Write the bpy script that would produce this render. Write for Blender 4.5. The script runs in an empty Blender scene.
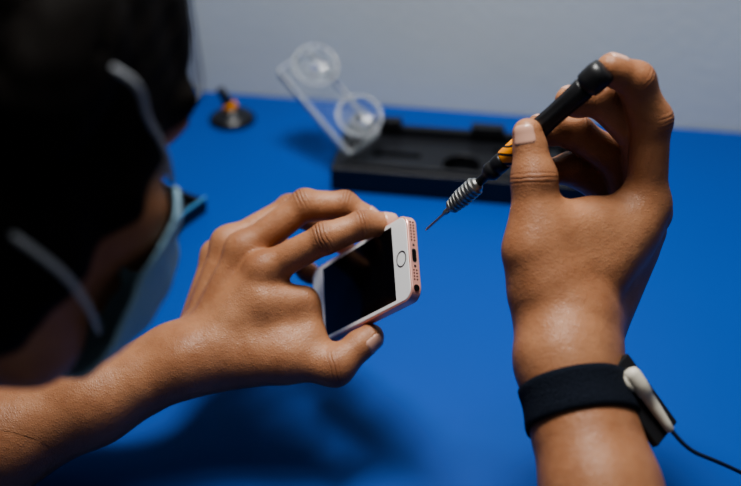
import bpy, bmesh, math
import numpy as np
from mathutils import Vector, Matrix
HR=1.0   # hand mesh resolution in mm
f32=np.float32
C=bpy.context.scene.collection
# ------------------------------------------------------------------ helpers
def new_mat(name,col,rough=.5,metal=0,noise=0,nscale=50,bump=0,bscale=300,trans=0,spec=.5,ior=1.45,sss=0,coat=0):
    m=bpy.data.materials.new(name);m.use_nodes=True;nt=m.node_tree;b=nt.nodes['Principled BSDF']
    b.inputs['Base Color'].default_value=(*col,1);b.inputs['Roughness'].default_value=rough;b.inputs['Metallic'].default_value=metal
    b.inputs['Transmission Weight'].default_value=trans;b.inputs['IOR'].default_value=ior;b.inputs['Specular IOR Level'].default_value=spec
    b.inputs['Coat Weight'].default_value=coat
    if sss: b.inputs['Subsurface Weight'].default_value=sss;b.inputs['Subsurface Radius'].default_value=(.008,.003,.0015);b.inputs['Subsurface Scale'].default_value=1
    tc=nt.nodes.new('ShaderNodeTexCoord')
    n=nt.nodes.new('ShaderNodeTexNoise');n.inputs['Scale'].default_value=nscale;n.inputs['Detail'].default_value=4
    nt.links.new(tc.outputs['Object'],n.inputs['Vector'])
    r=nt.nodes.new('ShaderNodeMix');r.data_type='RGBA'
    r.inputs[6].default_value=(*[c*(1-noise) for c in col],1);r.inputs[7].default_value=(*[min(1,c*(1+noise)) for c in col],1)
    nt.links.new(n.outputs['Fac'],r.inputs[0]);nt.links.new(r.outputs[2],b.inputs['Base Color'])
    if bump:
        n2=nt.nodes.new('ShaderNodeTexNoise');n2.inputs['Scale'].default_value=bscale;n2.inputs['Detail'].default_value=3
        nt.links.new(tc.outputs['Object'],n2.inputs['Vector'])
        bp=nt.nodes.new('ShaderNodeBump');bp.inputs['Strength'].default_value=bump;bp.inputs['Distance'].default_value=.001
        nt.links.new(n2.outputs['Fac'],bp.inputs['Height']);nt.links.new(bp.outputs['Normal'],b.inputs['Normal'])
    return m
def obj(name,me,mats=(),parent=None,M=None,smooth=None,label=None,category=None):
    o=bpy.data.objects.new(name,me);C.objects.link(o)
    for m in (mats if isinstance(mats,(list,tuple)) else [mats]):
        if m: me.materials.append(m)
    if M is not None: o.matrix_world=M
    if parent: o.parent=parent
    if smooth is not None:
        me.polygons.foreach_set('use_smooth',[smooth]*len(me.polygons))
    if label:o['label']=label
    if category:o['category']=category
    return o
def empty(name,M,label,cat):
    o=bpy.data.objects.new(name,None);C.objects.link(o);o.matrix_world=M;o.empty_display_size=.02
    o['label']=label;o['category']=cat;return o
def frame(o,x=None,y=None,z=None):
    ax=[Vector(a).normalized() if a is not None else None for a in (x,y,z)]
    if ax[0] is None: ax[0]=ax[1].cross(ax[2])
    if ax[1] is None: ax[1]=ax[2].cross(ax[0])
    if ax[2] is None: ax[2]=ax[0].cross(ax[1])
    M=Matrix.Identity(4)
    for i in range(3):
        for j in range(3): M[j][i]=ax[i][j]
        M[i][3]=o[i]
    return M
def zframe(o,z,up=(0,0,1)):
    z=Vector(z).normalized();x=Vector(up).cross(z)
    if x.length<1e-3:x=Vector((1,0,0))
    return frame(o,x=x.normalized(),z=z)
def to_me(bm,name='m'):
    bmesh.ops.recalc_face_normals(bm,faces=bm.faces)
    me=bpy.data.meshes.new(name);bm.to_mesh(me);bm.free();return me
def box_bm(sx,sy,sz,off=(0,0,0),bev=0,seg=2,bm=None):
    b=bmesh.new();bmesh.ops.create_cube(b,size=1)
    for v in b.verts: v.co=Vector((v.co.x*sx,v.co.y*sy,v.co.z*sz))
    if bev: bmesh.ops.bevel(b,geom=b.edges[:],offset=bev,segments=seg,affect='EDGES',profile=.5)
    for v in b.verts: v.co+=Vector(off)
    if bm is None: return b
    me=bpy.data.meshes.new('t');b.to_mesh(me);b.free();bm.from_mesh(me);bpy.data.meshes.remove(me);return bm
def lathe(prof,n=40,caps=True,bm=None):
    bm=bm or bmesh.new();rings=[]
    for r,z in prof:
        rings.append([bm.verts.new((r*math.cos(2*math.pi*i/n),r*math.sin(2*math.pi*i/n),z)) for i in range(n)])
    for a,b in zip(rings,rings[1:]):
        for i in range(n): bm.faces.new((a[i],a[(i+1)%n],b[(i+1)%n],b[i]))
    if caps: bm.faces.new(rings[0][::-1]);bm.faces.new(rings[-1])
    return bm
def torus(R,r,z=0,n=56,m=10,bm=None):
    bm=bm or bmesh.new();g=[[bm.verts.new(((R+r*math.cos(2*math.pi*j/m))*math.cos(2*math.pi*i/n),(R+r*math.cos(2*math.pi*j/m))*math.sin(2*math.pi*i/n),z+r*math.sin(2*math.pi*j/m))) for j in range(m)] for i in range(n)]
    for i in range(n):
        for j in range(m): bm.faces.new((g[i][j],g[(i+1)%n][j],g[(i+1)%n][(j+1)%m],g[i][(j+1)%m]))
    return bm
def rrect(w,h,r,n=8):
    p=[]
    for cx,cy,a0 in ((w/2-r,h/2-r,0),(-w/2+r,h/2-r,90),(-w/2+r,-h/2+r,180),(w/2-r,-h/2+r,270)):
        for i in range(n+1):
            a=math.radians(a0+90*i/n);p.append((cx+r*math.cos(a),cy+r*math.sin(a)))
    return p
def plate(w,h,r,layers,n=8,off=(0,0)):
    bm=bmesh.new();rings=[]
    for ins,z in layers:
        rings.append([bm.verts.new((x+off[0],y+off[1],z)) for x,y in rrect(w-2*ins,h-2*ins,max(r-ins,.0001),n)])
    k=len(rings[0])
    for a,b in zip(rings,rings[1:]):
        for i in range(k): bm.faces.new((a[i],a[(i+1)%k],b[(i+1)%k],b[i]))
    bm.faces.new(rings[0][::-1]);bm.faces.new(rings[-1]);return bm
def tube(name,pts,r,mat,parent=None,res=10,label=None,category=None):
    cu=bpy.data.curves.new(name,'CURVE');cu.dimensions='3D';cu.bevel_depth=r;cu.bevel_resolution=4;cu.use_fill_caps=True
    sp=cu.splines.new('NURBS');sp.points.add(len(pts)-1)
    for p,q in zip(sp.points,pts): p.co=(*q,1)
    sp.use_endpoint_u=True;sp.order_u=min(4,len(pts));sp.resolution_u=res
    t=bpy.data.objects.new('t',cu);C.objects.link(t);dg=bpy.context.evaluated_depsgraph_get()
    me=bpy.data.meshes.new_from_object(t.evaluated_get(dg));bpy.data.objects.remove(t)
    me.materials.clear()
    return obj(name,me,[mat],parent,smooth=True,label=label,category=category)
def boolcut(o,cutters):
    for c in cutters:
        m=o.modifiers.new('b','BOOLEAN');m.operation='DIFFERENCE';m.object=c;m.solver='EXACT'
    dg=bpy.context.evaluated_depsgraph_get();me=bpy.data.meshes.new_from_object(o.evaluated_get(dg))
    o.modifiers.clear();o.data=me
    for c in cutters: bpy.data.objects.remove(c)
# ------------------------------------------------------------------ implicit surfaces (mm)
A3=lambda p:np.array(p,f32)
def cone(P,a,b,ra,rb):
    a=A3(a);b=A3(b);ab=b-a;d=P-a
    t=np.clip(d@ab/max(float(ab@ab),1e-6),0,1)
    q=d-t[:,None]*ab
    return np.sqrt(np.einsum('ij,ij->i',q,q))-(ra+(rb-ra)*t)
def sph(P,c,r):
    q=P-A3(c);return np.sqrt(np.einsum('ij,ij->i',q,q))-r
def ell(P,c,X,R):
    q=((P-A3(c))@np.array(X,f32).T)/A3(R)
    l=np.sqrt(np.einsum('ij,ij->i',q,q));return (l-1)*min(R)
def smin(a,b,k):
    h=np.clip(.5+.5*(b-a)/k,0,1);return b+(a-b)*h-k*h*(1-h)
def smax(a,b,k): return -smin(-a,-b,k)
def chain(P,pts,rs,k=3,bulge=.5):
    d=None
    for i in range(len(pts)-1):
        c=cone(P,pts[i],pts[i+1],rs[i],rs[i+1]);d=c if d is None else smin(d,c,k)
    for i in range(1,len(pts)-1): d=smin(d,sph(P,pts[i],rs[i]+bulge),3)
    return d
def surf(fn,lo,hi,h,B=4):
    lo=A3(lo);n=np.ceil((A3(hi)-lo)/(h*B)).astype(int)
    g=[lo[i]+(np.arange(n[i])*B+(B-1)/2)*h for i in range(3)]
    P=np.stack(np.meshgrid(*g,indexing='ij'),-1).reshape(-1,3).astype(f32)
    dc=fn(P).reshape(n);m=np.abs(dc)<B*h*1.1+2*h
    rep=lambda a:a.repeat(B,0).repeat(B,1).repeat(B,2)
    F=rep(dc).astype(f32);I=np.argwhere(rep(m))
    F[I[:,0],I[:,1],I[:,2]]=fn((lo+I*f32(h)).astype(f32))
    ins=F<0;s=[slice(None,-1),slice(1,None)]
    cnt=sum(ins[s[a],s[b],s[c]].astype(np.int8) for a in(0,1) for b in(0,1) for c in(0,1))
    act=(cnt>0)&(cnt<8);cells=np.argwhere(act);idx=-np.ones(act.shape,np.int64);idx[act]=np.arange(len(cells))
    acc=np.zeros((len(cells),3),f32);w=np.zeros(len(cells),f32)
    for ax in range(3):
        for u in(0,1):
            for v in(0,1):
                o=np.zeros(3,int);o[(ax+1)%3]=u;o[(ax+2)%3]=v;e=o.copy();e[ax]=1
                a=cells+o;b=cells+e;fa=F[a[:,0],a[:,1],a[:,2]];fb=F[b[:,0],b[:,1],b[:,2]]
                cr=(fa<0)!=(fb<0);t=np.where(cr,fa/np.where(cr,fa-fb,1),0)
                pos=o+t[:,None]*(e-o);acc+=pos*cr[:,None];w+=cr
    V=lo+(cells+acc/w[:,None])*h
    Q=[]
    for ax in range(3):
        u=(ax+1)%3;v=(ax+2)%3
        sa=[slice(None)]*3;sb=[slice(None)]*3;sa[ax]=slice(None,-1);sb[ax]=slice(1,None)
        ed=np.argwhere(ins[tuple(sa)]!=ins[tuple(sb)])
        ed=ed[(ed[:,u]>0)&(ed[:,v]>0)&(ed[:,u]<F.shape[u]-1)&(ed[:,v]<F.shape[v]-1)]
        flag=ins[ed[:,0],ed[:,1],ed[:,2]]
        def g2(du,dv):
            c=ed.copy();c[:,u]-=du;c[:,v]-=dv;return idx[c[:,0],c[:,1],c[:,2]]
        q=np.stack([g2(1,1),g2(0,1),g2(0,0),g2(1,0)],1)
        q[~flag]=q[~flag][:,::-1];Q.append(q)
    return V,np.concatenate(Q)
def drop(V,Q,boxes,mg):
    ins=np.zeros(len(V),bool)
    for lo,hi in boxes: ins|=((V>A3(lo)+mg)&(V<A3(hi)-mg)).all(1)
    Q=Q[~ins[Q].any(1)];us=np.unique(Q);mp=-np.ones(len(V),int);mp[us]=np.arange(len(us));return V[us],mp[Q]
def np_mesh(name,V,Q):
    me=bpy.data.meshes.new(name);me.from_pydata((V/1000).tolist(),[],Q.tolist());me.update()
    me.polygons.foreach_set('use_smooth',[True]*len(me.polygons));return me
# ------------------------------------------------------------------ skeleton (mm, bench top is z=0)
L=dict(
 idx=[(-73,561,134),(-30,564,159),(-6,571,165),(13,578,161)],
 mid=[(-88,579,137),(-45,597,164),(-18,599,163),(1,593,154)],
 ring=[(-101,597,130),(-58,621,145),(-34,622,132),(-19,613,119)],
 pinky=[(-112,607,113),(-77,632,112),(-58,631,95),(-44,621,85)],
 thumb=[(-101,528,83),(-57,522,89),(-24,516,88),(0,532,100)])
Lcarp=[(-113,529,94),(-117,539,91),(-122,551,84),(-127,559,76)]
Lelb,Lf0,Lf1,Lw=(-370,450,42),(-248,489,46),(-189,508,63),(-130,528,83)
R=dict(
 idx=[(165,518,214),(164,534,264),(152,536,288),(136,534,297)],
 mid=[(170,528,202),(161,544,250),(138,547,270),(116,539,274)],
 ring=[(172,537,184),(152,555,226),(126,554,244),(101,544,253)],
 pinky=[(169,543,166),(148,558,205),(125,554,219),(104,545,221)],
 thumb=[(106,470,172),(93,486,205),(95,510,238),(91,525,260)])
Rcarp=[(117,457,165),(125,469,156),(133,480,146),(138,488,137)]
Relb,Rf2,Rf1,Rw=(150,195,50),(124,378,123),(120,411,135),(114,446,154)
RR=dict(idx=(12.3,11.3,10.2,8.3),mid=(12.2,11.5,10.4,8.5),ring=(11.8,11,9.9,8.2),pinky=(10.8,10.2,9.2,7.6),thumb=(16.5,13.5,12.0,8.8))
RL=dict(idx=(11.6,10.1,8.9,7.5),mid=(11.6,10.3,9.1,7.5),ring=(11,9.8,8.7,7.3),pinky=(10,9,8,6.7),thumb=(18,13.8,12.1,9.2))
RD=lambda J:RL if J is L else RR
nz=lambda v:v/np.linalg.norm(v)
def dorsal(J,f):
    if f=='thumb': n=A3((.6,-.774,.115) if J is L else (-.45,-.627,.622));a=nz(A3(J[f][3])-A3(J[f][2]));return nz(n-a*(n@a))
    p=[A3(x) for x in J[f]];a=nz(p[3]-p[0]);n=(p[1]+p[2])/2-(p[0]+p[3])/2;n-=a*(n@a);return nz(n)
def hand(P,J,carp,extra,waxis,arm):
    palm=None;RAD=RD(J);kp=7 if J is L else 11;kf=4 if J is L else 6
    for c,f in zip(carp,('idx','mid','ring','pinky')):
        d=cone(P,c,J[f][0],12.5,RAD[f][0]+.3);palm=d if palm is None else smin(palm,d,kp)
    for a,b,ra,rb in extra: palm=smin(palm,cone(P,a,b,ra,rb),14)
    w=nz(A3(waxis))
    for s in(-1,1):
        for (a,b,ra,rb,o1,o2) in arm:
            palm=smin(palm,cone(P,A3(a)+w*s*o1,A3(b)+w*s*o2,ra,rb),13)
    for c,f in zip(carp,('idx','mid','ring','pinky')):   # knuckles and extensor tendons
        n=dorsal(J,f);k=A3(J[f][0])+n*3.2
        palm=smin(palm,sph(P,k,RAD[f][0]-.8),4)
        palm=smin(palm,cone(P,k+n*(RAD[f][0]-5.3),A3(c)*.75+A3(J[f][0])*.25+n*10,1.9,1.6),4)
    out=palm
    for f in J:
        d=chain(P,J[f],RAD[f],8 if f=='thumb' else kf,0.)
        n=dorsal(J,f);p=[A3(x) for x in J[f]]
        if f!='thumb': d=smin(d,sph(P,p[1]+n*1.5,RAD[f][1]-1.2),3)
        d=smin(d,sph(P,p[3]*.7+p[2]*.3-n*1.6,RAD[f][3]+.2),4)
        d=smin(d,cone(P,p[1]*.7+p[2]*.3-n*1.5,p[1]*.3+p[2]*.7-n*1.5,RAD[f][1]-.8,RAD[f][2]-.6),3)
        out=np.minimum(out,smin(d,palm,13 if f=='thumb' else 8))
    return out
def f_left(P):
    return hand(P,L,Lcarp,[((-84,544,104),(-46,550,108),17,11),((-90,540,98),(-42,534,100),17,12),((-112,527,84),(-60,523,91),19,14),((-70,545,120),(-45,549,120),12,8)],
      (-.6,.73,-.36),[((-113,534,88),Lw,17.5,20.5,9,8),(Lw,Lf1,20.5,25,8,6),(Lf1,Lf0,25,31,6,5),(Lf0,Lelb,31,36,5,0)])
def f_right(P):
    return hand(P,R,Rcarp,[((110,480,190),(155,508,203),20,14),((112,470,176),(95,485,204),20,14),((108,492,207),(155,516,210),14,13),
       ((114,455,160),(102,473,184),24,17.5),((132,478,147),(161,525,178),18,16),((104,497,215),(128,505,213),12,12),((112,446,153),(102,470,180),23,16)],
      (.45,.62,-.6),[((121,466,165),Rw,22,24.3,9,9),(Rw,Rf1,24.5,24.8,9,8),(Rf1,Rf2,24.8,27.5,8,6),(Rf2,Relb,27.5,36,6,0)])
Lsh,Rsh=(-430,260,190),(-75,50,190)
NB=(-285,185,262)
def f_arms(P):
    return np.minimum(chain(P,[Lelb,Lsh],[38,54]),chain(P,[Relb,Rsh],[38,54]))
def f_torso(P):
    d=cone(P,Lsh,Rsh,58,58)
    for s in(-1,1):
        o=np.array((86,-50,0))*s*.75
        d=smin(d,cone(P,A3((-258,130,170))+o,A3((-265,50,60))+o,75,98),40)
        d=smin(d,cone(P,A3((-265,50,60))+o,A3((-300,-50,-110))+o*.6,98,90),40)
        d=smin(d,cone(P,A3((-300,-50,-110))+o*.6,A3((-330,-120,-260))+o,90,105),40)
    return d
HC=A3((-166,390,357))
HF=nz(A3((.57,.37,-.733)))
HU=A3((.20,.817,.576));HU-=HF*(HU@HF);HU=nz(HU);HS=np.cross(HF,HU)
HX=np.stack([HF,HU,HS])
def hp(f,u,s): return HC+HF*f+HU*u+HS*s
def f_head(P,ears=True):
    d=ell(P,hp(-12,22,0),HX,(94,86,72))
    d=smin(d,ell(P,hp(26,-35,0),HX,(60,74,55)),20)
    d=smin(d,cone(P,hp(60,-92,-8),hp(60,-92,8),17,17),22)
    for s in(-1,1):
        d=smin(d,cone(P,hp(5,-62,s*46),hp(56,-92,s*12),12,12),18)
        d=smin(d,cone(P,hp(80,14,s*14),hp(68,16,s*45),9,8),10)
        d=smax(d,-sph(P,hp(94,-2,s*31),15),8)
        d=smin(d,sph(P,hp(62,-32,s*38),20),14)
        if ears:
            e=ell(P,hp(-8,-4,s*75),HX,(16,30,9))
            e=smax(e,-ell(P,hp(-4,-2,s*83),HX,(9,20,7)),3)
            d=smin(d,e,4)
    d=smin(d,cone(P,hp(85,2,0),hp(106,-32,0),6,9),9)
    for s in(-1,1): d=smin(d,sph(P,hp(96,-36,s*10),7),5)
    d=smin(d,cone(P,hp(83,-56,-15),hp(83,-56,15),6,6),6);d=smin(d,cone(P,hp(80,-67,-12),hp(80,-67,12),6.5,6.5),6)
    d=smax(d,-cone(P,hp(92,-61.5,-20),hp(92,-61.5,20),2,2),3)
    return d
def f_neck(P): return smin(cone(P,hp(-30,-50,0),NB,54,58),cone(P,hp(-10,-60,0),A3(NB)+A3((20,30,-10)),48,52),20)
def f_body(P):
    d=smin(f_head(P),f_neck(P),18)
    d=smin(d,f_torso(P),35);d=smin(d,f_arms(P),25)
    d=smin(d,f_left(P),6);return smin(d,f_right(P),6)
boxes=[((-262,468,-2),(30,670,205)),((50,350,70),(205,590,330)),((-300,250,220),(-20,540,500))]
Vs=[];Qs=[];off=0;nhead=0
for (lo,hi),fn,h in zip(boxes,(f_left,f_right,lambda P:smin(f_head(P),f_neck(P),18)),(HR,HR,2.6)):
    V,Q=surf(fn,lo,hi,h);Vs.append(V);Qs.append(Q+off);off+=len(V)
V,Q=surf(f_body,(-520,-260,-380),(220,620,500),6);V,Q=drop(V,Q,boxes,7);Vs.append(V);Qs.append(Q+off);off+=len(V)
V=np.concatenate(Vs);Q=np.concatenate(Qs)
crs=np.zeros(len(V),f32);crw=np.zeros(len(V),f32);tone=np.zeros(len(V),f32)
for J in(L,R):
    for f in J:
        p=[A3(x) for x in J[f]];nd=dorsal(J,f);RAD=RD(J)
        for i in((2,) if f=='thumb' else (1,2)):
            ax=nz(p[i+1]-p[i-1]);d=V-p[i];s=d@ax;dist=np.sqrt((d**2).sum(1))
            do=np.clip((d@nd)/RAD[f][i]*.8+.35,0,1)
            w=np.exp(-(s/(4.6 if i==1 else 3.2))**2)*(dist<RAD[f][i]+6)*do*(.65 if f=='thumb' else 1);m=w>crw
            crs[m]=s[m];crw[m]=w[m]
            tone=np.maximum(tone,np.exp(-(s/7)**2)*(dist<RAD[f][i]+5)*do)
        if f!='thumb':
            d=V-(p[0]+nd*8);tone=np.maximum(tone,.7*np.exp(-(d**2).sum(1)/90))
def nail(J,f):
    p=[A3(x) for x in J[f]];a=nz(p[3]-p[2]);n=dorsal(J,f);n=nz(n-a*(n@a));s=np.cross(a,n)
    r=RD(J)[f][3];half=.80;ln=r*1.45;nu,nv=13,12;O=[];D=[]
    for i in range(nu):
        for j in range(nv):
            u=-1+2*i/(nu-1);v=j/(nv-1)
            sh=1-.35*max(0,(v-.75)/.25)**2-.25*max(0,(.2-v)/.2)**2
            th=u*half*sh;al=-ln*.55+ln*v
            O.append(p[3]+a*min(al,0));D.append(nz((n*math.cos(th)+s*math.sin(th))*r+a*max(al,0)))
    O=np.array(O,f32);D=np.array(D,f32);t=np.full(len(O),r+6,f32);fn=f_left if J is L else f_right
    for _ in range(25): t-=.7*(fn(O+D*t[:,None])-.0)
    lift=np.full((nu,nv),.45,f32);lift[0,:]=lift[-1,:]=-.3;lift[:,0]=-.3;lift[:,-1]=.1
    vs=O+D*(t+lift.reshape(-1))[:,None]
    q=np.array([(i*nv+j,(i+1)*nv+j,(i+1)*nv+j+1,i*nv+j+1) for i in range(nu-1) for j in range(nv-1)])
    mid=vs[q[len(q)//2]];nn_=np.cross(mid[1]-mid[0],mid[2]-mid[0])
    if nn_@n<0: q=q[:,::-1]
    return vs,q
mi=[np.zeros(len(Q),np.int32)];NV=[];NQ=[]
for J in(L,R):
    for f in J:
        a,b=nail(J,f);NQ.append(b+off);NV.append(a);off+=len(a);mi.append(np.full(len(b),1,np.int32))
for s in(-1,1):      # eyeballs
    c=hp(71,-3,s*31);n=16;vs=[];q=[];m2=[]
    for i in range(n+1):
        for j in range(n):
            th=math.pi*i/n;a=2*math.pi*j/n;vs.append(c+11.5*(HF*math.cos(th)+(HU*math.cos(a)+HS*math.sin(a))*math.sin(th)))
    for i in range(n):
        for j in range(n):
            q.append((i*n+j,i*n+(j+1)%n,(i+1)*n+(j+1)%n,(i+1)*n+j));m2.append(3 if i<3 else 2)
    NV.append(np.array(vs));NQ.append(np.array(q)+off);off+=len(vs);mi.append(np.array(m2,np.int32))
V=np.concatenate([V]+NV);Q=np.concatenate([Q]+NQ);k=len(V)-len(crs)
crs,crw,tone=[np.concatenate([x,np.zeros(k,f32)]) for x in(crs,crw,tone)]
me=np_mesh('person_body',V,Q)
for n,a in(('crs',crs),('crw',crw),('tone',tone)):
    at=me.attributes.new(n,'FLOAT','POINT');at.data.foreach_set('value',a.astype(f32))
me.polygons.foreach_set('material_index',np.concatenate(mi))
def skin_mat():
    m=new_mat('skin',(.36,.165,.085),.46,sss=.07,spec=.42);nt=m.node_tree;N=nt.nodes;b=N['Principled BSDF'];Lk=nt.links
    tc=[n for n in N if n.type=='TEX_COORD'][0]
    at={}
    for k in('crs','crw','tone'):
        a=N.new('ShaderNodeAttribute');a.attribute_name=k;at[k]=a
    def noise(sc,det=4):
        n=N.new('ShaderNodeTexNoise');n.inputs['Scale'].default_value=sc;n.inputs['Detail'].default_value=det;Lk.new(tc.outputs['Object'],n.inputs['Vector']);return n.outputs['Fac']
    def M(op,a,b_=None):
        x=N.new('ShaderNodeMath');x.operation=op
        for i,v in enumerate((a,b_)):
            if v is None: continue
            if isinstance(v,(int,float)): x.inputs[i].default_value=v
            else: Lk.new(v,x.inputs[i])
        return x.outputs[0]
    cr=N.new('ShaderNodeValToRGB');cr.color_ramp.elements[0].position=.30;cr.color_ramp.elements[0].color=(.29,.125,.062,1)
    cr.color_ramp.elements[1].position=.70;cr.color_ramp.elements[1].color=(.44,.218,.118,1)
    Lk.new(M('ADD',M('MULTIPLY',noise(22,5),.65),M('MULTIPLY',noise(110,5),.35)),cr.inputs[0])
    mx=N.new('ShaderNodeMix');mx.data_type='RGBA';mx.inputs[7].default_value=(.18,.068,.034,1)
    Lk.new(M('MULTIPLY',at['tone'].outputs['Fac'],.5),mx.inputs[0]);Lk.new(cr.outputs[0],mx.inputs[6]);Lk.new(mx.outputs[2],b.inputs['Base Color'])
    ph=M('ADD',M('MULTIPLY',at['crs'].outputs['Fac'],2.3),M('MULTIPLY',noise(120),6))
    co=M('POWER',M('ABSOLUTE',M('COSINE',M('MULTIPLY',ph,.5))),.6)
    h1=M('MULTIPLY',M('MULTIPLY',co,at['crw'].outputs['Fac']),1.0)
    vo=N.new('ShaderNodeTexVoronoi');vo.inputs['Scale'].default_value=660;vo.feature='DISTANCE_TO_EDGE';Lk.new(tc.outputs['Object'],vo.inputs['Vector'])
    h=M('ADD',h1,M('ADD',M('MULTIPLY',vo.outputs['Distance'],.45),M('ADD',M('MULTIPLY',noise(320),.35),M('MULTIPLY',noise(60,4),.8))))
    bp=N.new('ShaderNodeBump');bp.inputs['Strength'].default_value=.75;bp.inputs['Distance'].default_value=.0010
    Lk.new(h,bp.inputs['Height']);Lk.new(bp.outputs['Normal'],b.inputs['Normal'])
    rr=N.new('ShaderNodeMapRange');rr.inputs[3].default_value=.34;rr.inputs[4].default_value=.54;Lk.new(noise(90),rr.inputs[0]);Lk.new(rr.outputs[0],b.inputs['Roughness'])
    return m
skin=skin_mat();nailm=new_mat('nail',(.56,.33,.25),.25,spec=.5)
person=obj('person',me,[skin,nailm,new_mat('eye_white',(.4,.38,.36),.2),new_mat('eye_brown',(.03,.015,.01),.1)],
  label='masked person leaning over bench, holding a smartphone and a screwdriver',category='person')
def f_hair_and_shade(P):
    q=P-HC;f=q@HF;u=q@HU;s=q@HS
    n=2.0*np.sin(f*.09+s*.07)*np.sin(u*.08+f*.05)+.8*np.sin(s*.35+u*.25)*np.sin(f*.3)
    d=np.minimum(f_head(P,False)-7-n,smin(f_head(P,True),f_neck(P),18)-4-n*.6)
    return smax(smax(d,(f*.9-u*.24)-62+2*np.sin(u*.2),18),-116-u,16)  # hairline pushed over the cheek, black standing in for shade on the face
black=new_mat('hair_and_shade_black',(.009,.007,.006),.75,noise=.4,nscale=200,bump=.8,bscale=500,spec=.12)
V,Q=surf(f_hair_and_shade,(-340,220,170),(20,560,520),3);obj('hair',np_mesh('hair',V,Q),[black],person,label='black hair past the ears, extended over cheek as painted shade')
def f_shirt(P):
    d=smin(f_torso(P),f_arms(P),25)-7
    a=A3(Lelb);b=A3(Lsh);ax=nz(b-a);c1=90-(P-a)@ax
    a2=A3(Relb);b2=A3(Rsh);ax2=nz(b2-a2);c2=90-(P-a2)@ax2
    c1=np.where(P[:,0]<-300,c1,-99);c2=np.where((P[:,0]>-100),c2,-99)
    nk=60-np.sqrt(((P-A3(NB))**2).sum(1))
    return smax(np.maximum(np.maximum(d,c1),c2),nk,4)
shirtm=new_mat('shirt_cotton',(.33,.36,.40),.9,noise=.1,nscale=60,bump=.5,bscale=900)
V,Q=surf(f_shirt,(-540,-280,-400),(200,520,330),7);obj('shirt',np_mesh('shirt',V,Q),[shirtm],person,label='grey short-sleeved shirt')
def f_mask(P):
    q=P-HC;f=q@HF;u=q@HU;s=q@HS
    base=smin(f_head(P,False),ell(P,hp(48,-46,0),HX,(64,54,44)),16)
    d=np.abs(base-4-.25*np.sin(u*.35))-1.2
    return np.maximum(np.maximum(np.maximum(d,73+.30*np.maximum(0,-55-u)-f),u-(-6-.0035*s*s)),-100-u)
maskm=new_mat('mask_blue',(.36,.56,.70),.85,noise=.05,bump=.3,bscale=700)
whitem=new_mat('mask_strap_white',(.46,.48,.52),.8,noise=.03)
V,Q=surf(f_mask,(-220,230,150),(60,580,440),1.6);fm=obj('face_mask',np_mesh('face_mask',V,Q),[maskm],person,label='light blue pleated surgical face mask')
def on_head(f,u,s,off):
    for t in np.arange(110,8,-.5):
        p=hp(f,u,s*t)[None,:].astype(f32)
        if min(float(f_head(p)[0]),float(f_neck(p)[0]))<=off: break
    return Vector(hp(f,u,s*t))/1000
for s in(-1,1):
    for pts in([(77,-12,4),(62,-8,7),(46,-6,9),(32,-5,11),(20,-4,11),(8,-3,7),(-4,-2,3)],[(76,-82,4),(60,-81,7),(44,-79,10),(28,-76,12),(14,-74,11),(2,-70,5),(-8,-66,2)]):
        tube('ear_loop',[on_head(f,u,s,o) for f,u,o in pts],.0014,whitem,fm,label='white elastic strap')
# ------------------------------------------------------------------ phone
E=Vector((.54,-.4456,.7149)).normalized();Wd=Vector((-.0587,.8333,.5641));Wd=(Wd-E*Wd.dot(E)).normalized()
Mp=frame(Vector((.028,.536,.165))-E*.0619,x=E,y=Wd)
ph=empty('smartphone',Mp,'rose gold and white smartphone with round home button, held in hand','smartphone')
rose=new_mat('rose_gold',(.84,.44,.37),.32,metal=.45,noise=.03)
white=new_mat('phone_white_glass',(.88,.88,.88),.15,noise=.01,coat=.3)
glass=new_mat('screen_black_glass',(.003,.003,.004),.08,noise=.1,spec=.35)
dark=new_mat('port_dark',(.006,.006,.006),.6,spec=.1)
def part(n,me,m,par,M,smooth=False,label=None):
    o=obj(n,me,m if isinstance(m,list) else [m],None,None,smooth,label);o.parent=par
    o.matrix_basis=par.matrix_basis.inverted()@M
    return o
part('body',to_me(plate(.1238,.0586,.0085,[(.0012,-.0040),(.0003,-.0037),(0,-.0031),(0,.0030),(.0003,.0034),(.0010,.0036)],10)),rose,ph,Mp,label='rose gold metal body')
part('front_glass',to_me(plate(.1214,.0562,.0074,[(0,.0032),(0,.0037),(.0003,.0039)],10)),white,ph,Mp,label='white front bezel')
part('screen',to_me(plate(.0895,.0510,.0004,[(0,.0036),(0,.00396)],2,(-.0005,0))),glass,ph,Mp,label='switched-off black screen')
part('home_button',to_me(lathe([(.0046,.0038),(.0046,.00402),(.0055,.00405),(.0056,.0038)],40,False)),new_mat('button_ring',(.15,.14,.14),.3,metal=.6),ph,Mp@Matrix.Translation((.0530,0,0)),True,'round home button ring')
part('earpiece',to_me(plate(.0015,.011,.0007,[(0,.0037),(0,.0040)],4,(-.0525,0))),dark,ph,Mp)
Me=Mp@frame((.0619,0,0),x=(0,1,0),z=(1,0,0))
part('charging_port',to_me(plate(.0088,.0029,.0014,[(0,-.001),(0,.00012)],6)),dark,ph,Me)
part('port_rim',to_me(plate(.0098,.0037,.0018,[(0,-.001),(0,.00006)],6)),new_mat('port_rim_steel',(.6,.5,.47),.3,metal=.8),ph,Me)
part('headphone_jack',to_me(lathe([(.0021,-.001),(.0021,.00016)],24)),dark,ph,Me@Matrix.Translation((-.0218,0,0)))
bm=bmesh.new()
for row in(-.0011,.0011):
    for x in [.0105+i*.0021 for i in range(7)]+[-.0100-i*.0021 for i in range(4)]:
        b2=lathe([(.00054,-.001),(.00054,.00012)],10)
        for v in b2.verts: v.co+=Vector((x,row,0))
        t=bpy.data.meshes.new('t');b2.to_mesh(t);b2.free();bm.from_mesh(t);bpy.data.meshes.remove(t)
part('speaker_grille',to_me(bm),dark,ph,Me)
scm=new_mat('screw_steel',(.5,.42,.4),.3,metal=1)
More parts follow.
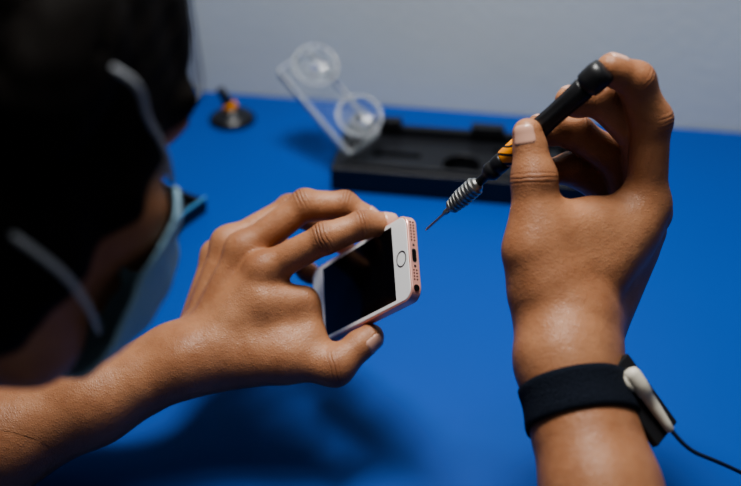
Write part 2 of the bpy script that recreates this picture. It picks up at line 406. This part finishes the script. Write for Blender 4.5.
for x in(-.0072,.0072): part('screw',to_me(lathe([(.0009,-.001),(.0009,.00015)],14)),scm,ph,Me@Matrix.Translation((x,0,0)))
# ------------------------------------------------------------------ screwdriver
t0=Vector((.035,.541,.181));t1=Vector((.130,.526,.299));Ms=zframe(t0,t1-t0)
sd=empty('precision_screwdriver',Ms,'slim black precision screwdriver with silver collar and orange marking','screwdriver')
steel=new_mat('driver_steel',(.50,.49,.47),.3,metal=1,noise=.15)
blk=new_mat('driver_black',(.016,.016,.018),.38,noise=.2,bump=.1)
orange=new_mat('driver_orange',(.85,.33,.03),.45,noise=.05)
nt=orange.node_tree;tc=[n for n in nt.nodes if n.type=='TEX_COORD'][0]
wv=nt.nodes.new('ShaderNodeTexWave');wv.inputs['Scale'].default_value=70;wv.inputs['Distortion'].default_value=2;wv.bands_direction='DIAGONAL'
nt.links.new(tc.outputs['Object'],wv.inputs['Vector'])
gt=nt.nodes.new('ShaderNodeMath');gt.operation='GREATER_THAN';gt.inputs[1].default_value=.8;nt.links.new(wv.outputs['Fac'],gt.inputs[0])
mx=nt.nodes.new('ShaderNodeMix');mx.data_type='RGBA';mx.inputs[6].default_value=(.95,.34,.02,1);mx.inputs[7].default_value=(.02,.02,.02,1)
nt.links.new(gt.outputs[0],mx.inputs[0]);nt.links.new(mx.outputs[2],nt.nodes['Principled BSDF'].inputs['Base Color'])
LL=(t1-t0).length
part('bit',to_me(lathe([(.0003,0),(.0008,.0015),(.0009,.017),(.0018,.019),(.0019,.0245)],24)),steel,sd,Ms,True)
pr=[(.0021,.0225),(.0034,.0235)]
for i in range(8):
    z=.0245+i*.0029;r=.0048+.0013*min(1,i/3);pr+=[(r-.0011,z),(r,z+.0006),(r,z+.0018),(r-.0011,z+.0025)]
pr+=[(.0044,.049),(.003,.050)]
part('collar',to_me(lathe(pr,32)),steel,sd,Ms,False,'ribbed silver collar')
part('neck',to_me(lathe([(.0028,.049),(.0028,.056),(.0045,.058),(.0058,.060),(.0058,.064),(.005,.065),(.0058,.066),(.0058,.071),(.0053,.073)],32)),blk,sd,Ms,True)
part('colour_band',to_me(lathe([(.0055,.0725),(.0061,.0735),(.0062,.094),(.0055,.095)],32)),orange,sd,Ms,True,'orange printed marking')
bm=bmesh.new();pr=[(.0055,.094),(.0061,.095),(.0064,.100),(.0060,.112),(.0062,.125),(.0068,.137),(.0062,.139)]
lathe(pr,32,bm=bm)
for i,v in enumerate(bm.verts):
    if .096<v.co.z<.136 and (i%32)%4==0: v.co.x*=.88;v.co.y*=.88
part('handle',to_me(bm),blk,sd,Ms,True,'fluted black handle')
part('swivel_cap',to_me(lathe([(.005,.138),(.0078,.140),(.0082,.143),(.0082,.149),(.0074,LL+.001),(.004,LL+.002)],32)),blk,sd,Ms,True)
# ------------------------------------------------------------------ wrist strap
axR=(Vector(Rf1)-Vector(Rw)).normalized();c0=Vector((.1185,.424,.1418))
u1=axR.cross(Vector((0,0,1))).normalized();u2=axR.cross(u1).normalized()
nA,nB=72,9;rows=[];ts=np.linspace(0,2*math.pi,nA,endpoint=False)
for j in range(nB):
    o=(j/(nB-1)-.5)*.0235;cc=c0+axR*o;P0=np.array([(u1*math.cos(t)+u2*math.sin(t))[:] for t in ts],f32);r=np.full(nA,60.,f32)
    for _ in range(25):
        d=f_right((A3(cc*1000)+P0*r[:,None]).astype(f32));r-=d*.8
    e=.5 if j in(0,nB-1) else 0
    rows.append([(cc+Vector(P0[i])*float(r[i]+.6)/1000,cc+Vector(P0[i])*float(r[i]+2.4-e)/1000) for i in range(nA)])
bm=bmesh.new();vi=[[bm.verts.new(p[0]) for p in r] for r in rows];vo=[[bm.verts.new(p[1]) for p in r] for r in rows]
for i in range(nA):
    k=(i+1)%nA
    for j in range(nB-1):
        bm.faces.new((vo[j][i],vo[j][k],vo[j+1][k],vo[j+1][i]));bm.faces.new((vi[j][k],vi[j][i],vi[j+1][i],vi[j+1][k]))
    for j in(0,nB-1): bm.faces.new((vo[j][i],vo[j][k],vi[j][k],vi[j][i]))
webm=new_mat('woven_band_navy',(.011,.015,.026),.9,noise=.6,nscale=900,bump=1,bscale=1100,spec=.2)
nt=webm.node_tree;bp=[n for n in nt.nodes if n.type=='BUMP'][0];bp.inputs['Distance'].default_value=.002
ws=empty('wrist_strap',Matrix.Translation(c0),'dark woven anti-static wrist strap with cream snap connector and cord','wrist strap')
part('band',to_me(bm),webm,ws,Matrix.Identity(4),True,'dark woven band')
ax=Vector((.58,-.465,-.66)).normalized();nn=Vector((.72,-.60,.30));nn=(nn-ax*nn.dot(ax)).normalized()
Mb=frame(Vector((.150,.419,.150)),x=ax,z=nn)
part('buckle',to_me(box_bm(.048,.024,.0045,bev=.001)),blk,ws,Mb,False,'black plastic clasp')
beige=new_mat('connector_cream',(.64,.60,.51),.45,noise=.04)
part('snap_base',to_me(lathe([(.0062,.002),(.0066,.003),(.0064,.0055),(.0048,.0062)],32)),beige,ws,Mb@Matrix.Translation((-.012,0,0)),True,'cream snap socket')
part('snap_connector',to_me(lathe([(.0015,0),(.0040,.0012),(.0048,.0040),(.0048,.010),(.0043,.017),(.0036,.0175),(.0034,.026),(.0028,.036),(.0025,.041),(.0016,.042)],28)),beige,ws,Mb@frame((-.019,0,.0066),z=(1,0,-.03),x=(0,1,0)),True,'cream tapered snap connector')
cp=[Mb@Vector((.021,0,.006)),Mb@Vector((.036,.001,.0055)),Vector((.185,.402,.124)),Vector((.216,.410,.101)),Vector((.262,.420,.060)),Vector((.33,.44,.006)),Vector((.40,.47,.002)),Vector((.5,.5,.002))]
cd=tube('cord',cp,.0012,new_mat('cord_navy',(.02,.03,.06),.5));cd.parent=ws;cd.matrix_parent_inverse=ws.matrix_basis.inverted()
# ------------------------------------------------------------------ bench, wall
ang=math.atan2(-107,640)
wA=Vector((-.232,1.106,0));Mr=Matrix.Translation(wA)@Matrix.Rotation(ang,4,'Z')
wallm=new_mat('painted_wall',(.68,.74,.74),.85,noise=.08,nscale=5,bump=.45,bscale=90)
w=obj('wall_back',to_me(box_bm(3.6,.1,2.6,(.2,.051,.55))),[wallm],None,Mr);w['kind']='structure'
fl=obj('floor',to_me(box_bm(3.6,3.4,.05,(.2,-1.6,-.775))),[new_mat('floor_vinyl',(.20,.21,.22),.6,noise=.1)],None,Mr);fl['kind']='structure'
bluem=new_mat('bench_blue',(.005,.062,.32),.5,noise=.05,nscale=4,bump=.12,bscale=1200,spec=.3)
wb=empty('workbench',Mr@Matrix.Translation((.2,-.45,-.75)),'workbench with smooth bright blue anti-static top against wall','workbench')
part('tabletop',to_me(box_bm(2.4,.9,.03,(.2,-.4505,-.015),bev=.003)),bluem,wb,Mr,label='bright blue tabletop')
grey=new_mat('leg_grey',(.3,.31,.33),.4,metal=.6)
for x in(-.95,1.35):
    for y in(-.06,-.84): part('leg',to_me(box_bm(.05,.05,.72,(x,y,-.39),bev=.004)),grey,wb,Mr)
# ------------------------------------------------------------------ repair jig tray
Mt=Matrix.Translation((-.040,.878,0))@Matrix.Rotation(math.radians(-8.7),4,'Z')
plast=new_mat('jig_black_plastic',(.015,.016,.020),.3,noise=.2,bump=.15,bscale=800)
ty=empty('repair_jig',Mt,'flat black plastic phone repair jig with round hole, lying on bench','repair jig')
b=part('base',to_me(box_bm(.268,.102,.026,(.134,.05,.0135),bev=.002)),plast,ty,Mt)
def cutter(bm,M=Mt): return obj('cut',to_me(bm),[plast],None,M)
cs=[cutter(plate(.165,.080,.006,[(0,.018),(0,.05)],6,(.098,.050))),
    cutter(lathe([(.0195,.003),(.0195,.05)],40),Mt@Matrix.Translation((.128,.038,0))),
    cutter(plate(.042,.064,.003,[(0,.014),(0,.05)],4,(.222,.048))),
    cutter(lathe([(.004,.008),(.004,.05)],20),Mt@Matrix.Translation((.162,.072,0))),
    cutter(plate(.05,.008,.002,[(0,.010),(0,.05)],4,(.060,.050)))]
bpy.context.view_layer.update();boolcut(b,cs)
rim=bmesh.new()
for sx,sy,x,y in((.175,.004,.098,.008),(.004,.084,.0125,.050),(.004,.084,.1835,.050)): box_bm(sx,sy,.004,(x,y,.028),bev=.001,bm=rim)
part('raised_rim',to_me(rim),plast,ty,Mt,label='raised rim around recess')
part('hole_ring',to_me(torus(.0198,.0009,.0182)),blk,ty,Mt@Matrix.Translation((.128,.038,0)),True)
for x,y,sx in((.045,.093,.03),(.150,.093,.035),(.205,.093,.03)):
    part('clamp',to_me(box_bm(sx,.012,.010,(x,y,.031),bev=.0015)),plast,ty,Mt)
part('slider',to_me(box_bm(.012,.040,.014,(.218,.045,.022),bev=.0015)),plast,ty,Mt)
part('knob',to_me(lathe([(.006,.014),(.006,.034),(.005,.036)],24)),steel,ty,Mt@Matrix.Translation((.234,.070,0)),True,'steel knob')
# ------------------------------------------------------------------ clear suction tool
clear=new_mat('clear_acrylic',(.95,.97,.98),.04,trans=.97,ior=1.33,noise=.005,spec=1)
rimm=new_mat('clear_rim',(.88,.92,.94),.08,trans=.65,ior=1.4,noise=.02,spec=1)
lo=Vector((-.009,.906,.034));hi=Vector((-.083,.973,.094));ax=(hi-lo).normalized()
nn=Vector((.35,-.70,.62));nn=(nn-ax*nn.dot(ax)).normalized()
Mc=frame((lo+hi)/2,x=ax,z=nn)
sc=empty('suction_cup_holder',Mc,'clear acrylic bar with two round suction cups propped on black jig','suction holder')
BL=(hi-lo).length;BW=.042
part('bar',to_me(plate(BL,BW,.004,[(.0008,-.0042),(0,-.0034),(0,.0034),(.0008,.0042)],5,(0,-.004))),clear,sc,Mc)
p2=[(x,y-.004) for x,y in rrect(BL+.0006,BW+.0006,.004,5)];i2=[(x,y-.004) for x,y in rrect(BL-.004,BW-.004,.003,5)]
bm2=bmesh.new();n4=len(p2)
o0=[bm2.verts.new((*c,-.0046)) for c in p2];o1=[bm2.verts.new((*c,.0046)) for c in p2];i0=[bm2.verts.new((*c,-.0046)) for c in i2];i1=[bm2.verts.new((*c,.0046)) for c in i2]
for k in range(n4):
    k2=(k+1)%n4
    bm2.faces.new((o0[k],o0[k2],o1[k2],o1[k]));bm2.faces.new((i0[k2],i0[k],i1[k],i1[k2]))
    bm2.faces.new((o1[k],o1[k2],i1[k2],i1[k]));bm2.faces.new((o0[k2],o0[k],i0[k],i0[k2]))
part('bar_edge',to_me(bm2),rimm,sc,Mc,label='bright polished edge of clear bar')
for x in(-.036,.034):
    M=Mc@Matrix.Translation((x,-.012,.004))
    cup=part('suction_cup',to_me(lathe([(.0062,0),(.0055,.005),(.0065,.0070),(.0130,.0080),(.0195,.0110),(.0222,.0150),(.0218,.0152),(.0188,.0120),(.0125,.0093),(.0062,.0085),(.002,.0084)],56)),clear,sc,M,True)
    bm=torus(.0222,.0014,.0150);torus(.0145,.0008,.0092,bm=bm);torus(.0064,.0013,.0076,bm=bm)
    r=part('rim',to_me(bm),rimm,sc,M,True,'bright ringed rim');r.parent=cup;r.matrix_basis=Matrix.Identity(4)
# ------------------------------------------------------------------ small black tool by the wall
Mk=Matrix.Translation((-.155,1.026,0))
st=empty('suction_lifter',Mk,'small black rubber suction lifter with orange ring standing on bench','suction lifter')
part('base',to_me(lathe([(.025,.0005),(.026,.003),(.022,.007),(.013,.011),(.009,.013),(.008,.015)],36)),plast,st,Mk,True)
Mk2=Mk@Matrix.Translation((0,0,.014))@Matrix.Rotation(math.radians(-24),4,'Y')
part('ring',to_me(lathe([(.007,-.001),(.0085,.001),(.0085,.0065),(.007,.008)],30)),orange,st,Mk2,True,'orange ring')
part('stem',to_me(lathe([(.0065,.0075),(.0055,.013),(.0045,.022),(.0050,.026),(.003,.028)],24)),plast,st,Mk2,True)
cab=new_mat('cable_grey',(.22,.23,.24),.5)
for dx in(0,.014):
    tube('power_cable',[(-.222+dx,1.098,.62),(-.219+dx,1.095,.3),(-.212+dx*.8,1.092,.12),(-.203+dx*.6,1.088,.03),(-.200+dx*.5,1.078,.004),(-.21,1.06,.0035),(-.27-dx*2,1.05,.0035)],.0017,cab,label='grey power cable running down the wall onto bench',category='cable')['group']='wall cables'
Mx=Matrix.Translation((-.236,.838,0))@Matrix.Rotation(math.radians(-32),4,'Z')
bx=empty('parts_tray',Mx,'small black parts tray with blue rim lying on bench','tray')
o=part('body',to_me(box_bm(.13,.085,.014,(0,0,.0075),bev=.002)),plast,bx,Mx)
bpy.context.view_layer.update();boolcut(o,[cutter(plate(.118,.073,.004,[(0,.006),(0,.04)],5),Mx)])
part('rim',to_me(box_bm(.002,.085,.003,(.0645,0,.016),bev=.0006)),new_mat('rim_blue',(.10,.32,.55),.4),bx,Mx,label='blue edge strip')
# ------------------------------------------------------------------ lights, camera
def area(n,loc,tgt,size,pw,col,spread=math.pi):
    l=bpy.data.lights.new(n,'AREA');l.size=size;l.energy=pw;l.color=col;l.spread=spread;o=bpy.data.objects.new(n,l);C.objects.link(o)
    o.location=loc;o.rotation_euler=(Vector(tgt)-Vector(loc)).to_track_quat('-Z','Y').to_euler();return o
area('ceiling_lamp',(-.04,.76,1.15),(.13,.62,0),.32,4.9,(1,.98,.94),math.radians(100))
area('wall_fill_light',(.15,.55,1.6),(.15,1.06,1.2),.5,7,(1,1,.98))  # added fill light, brightens the wall, stands for no real fixture
wd=bpy.data.worlds.new('World');bpy.context.scene.world=wd;wd.use_nodes=True
wd.node_tree.nodes['Background'].inputs[0].default_value=(.92,.95,1,1);wd.node_tree.nodes['Background'].inputs[1].default_value=.07
vs=bpy.context.scene.view_settings
try: vs.look='AgX - Medium High Contrast'
except Exception as e: print(e)
cam=bpy.data.cameras.new('camera');co=bpy.data.objects.new('camera',cam);C.objects.link(co)
co.location=(0,0,.55);co.rotation_euler=(math.radians(55),0,0);cam.lens=50;cam.sensor_width=36
cam.dof.use_dof=True;cam.dof.focus_distance=.64;cam.dof.aperture_fstop=3.4
cam.clip_start=.01
bpy.context.scene.camera=co
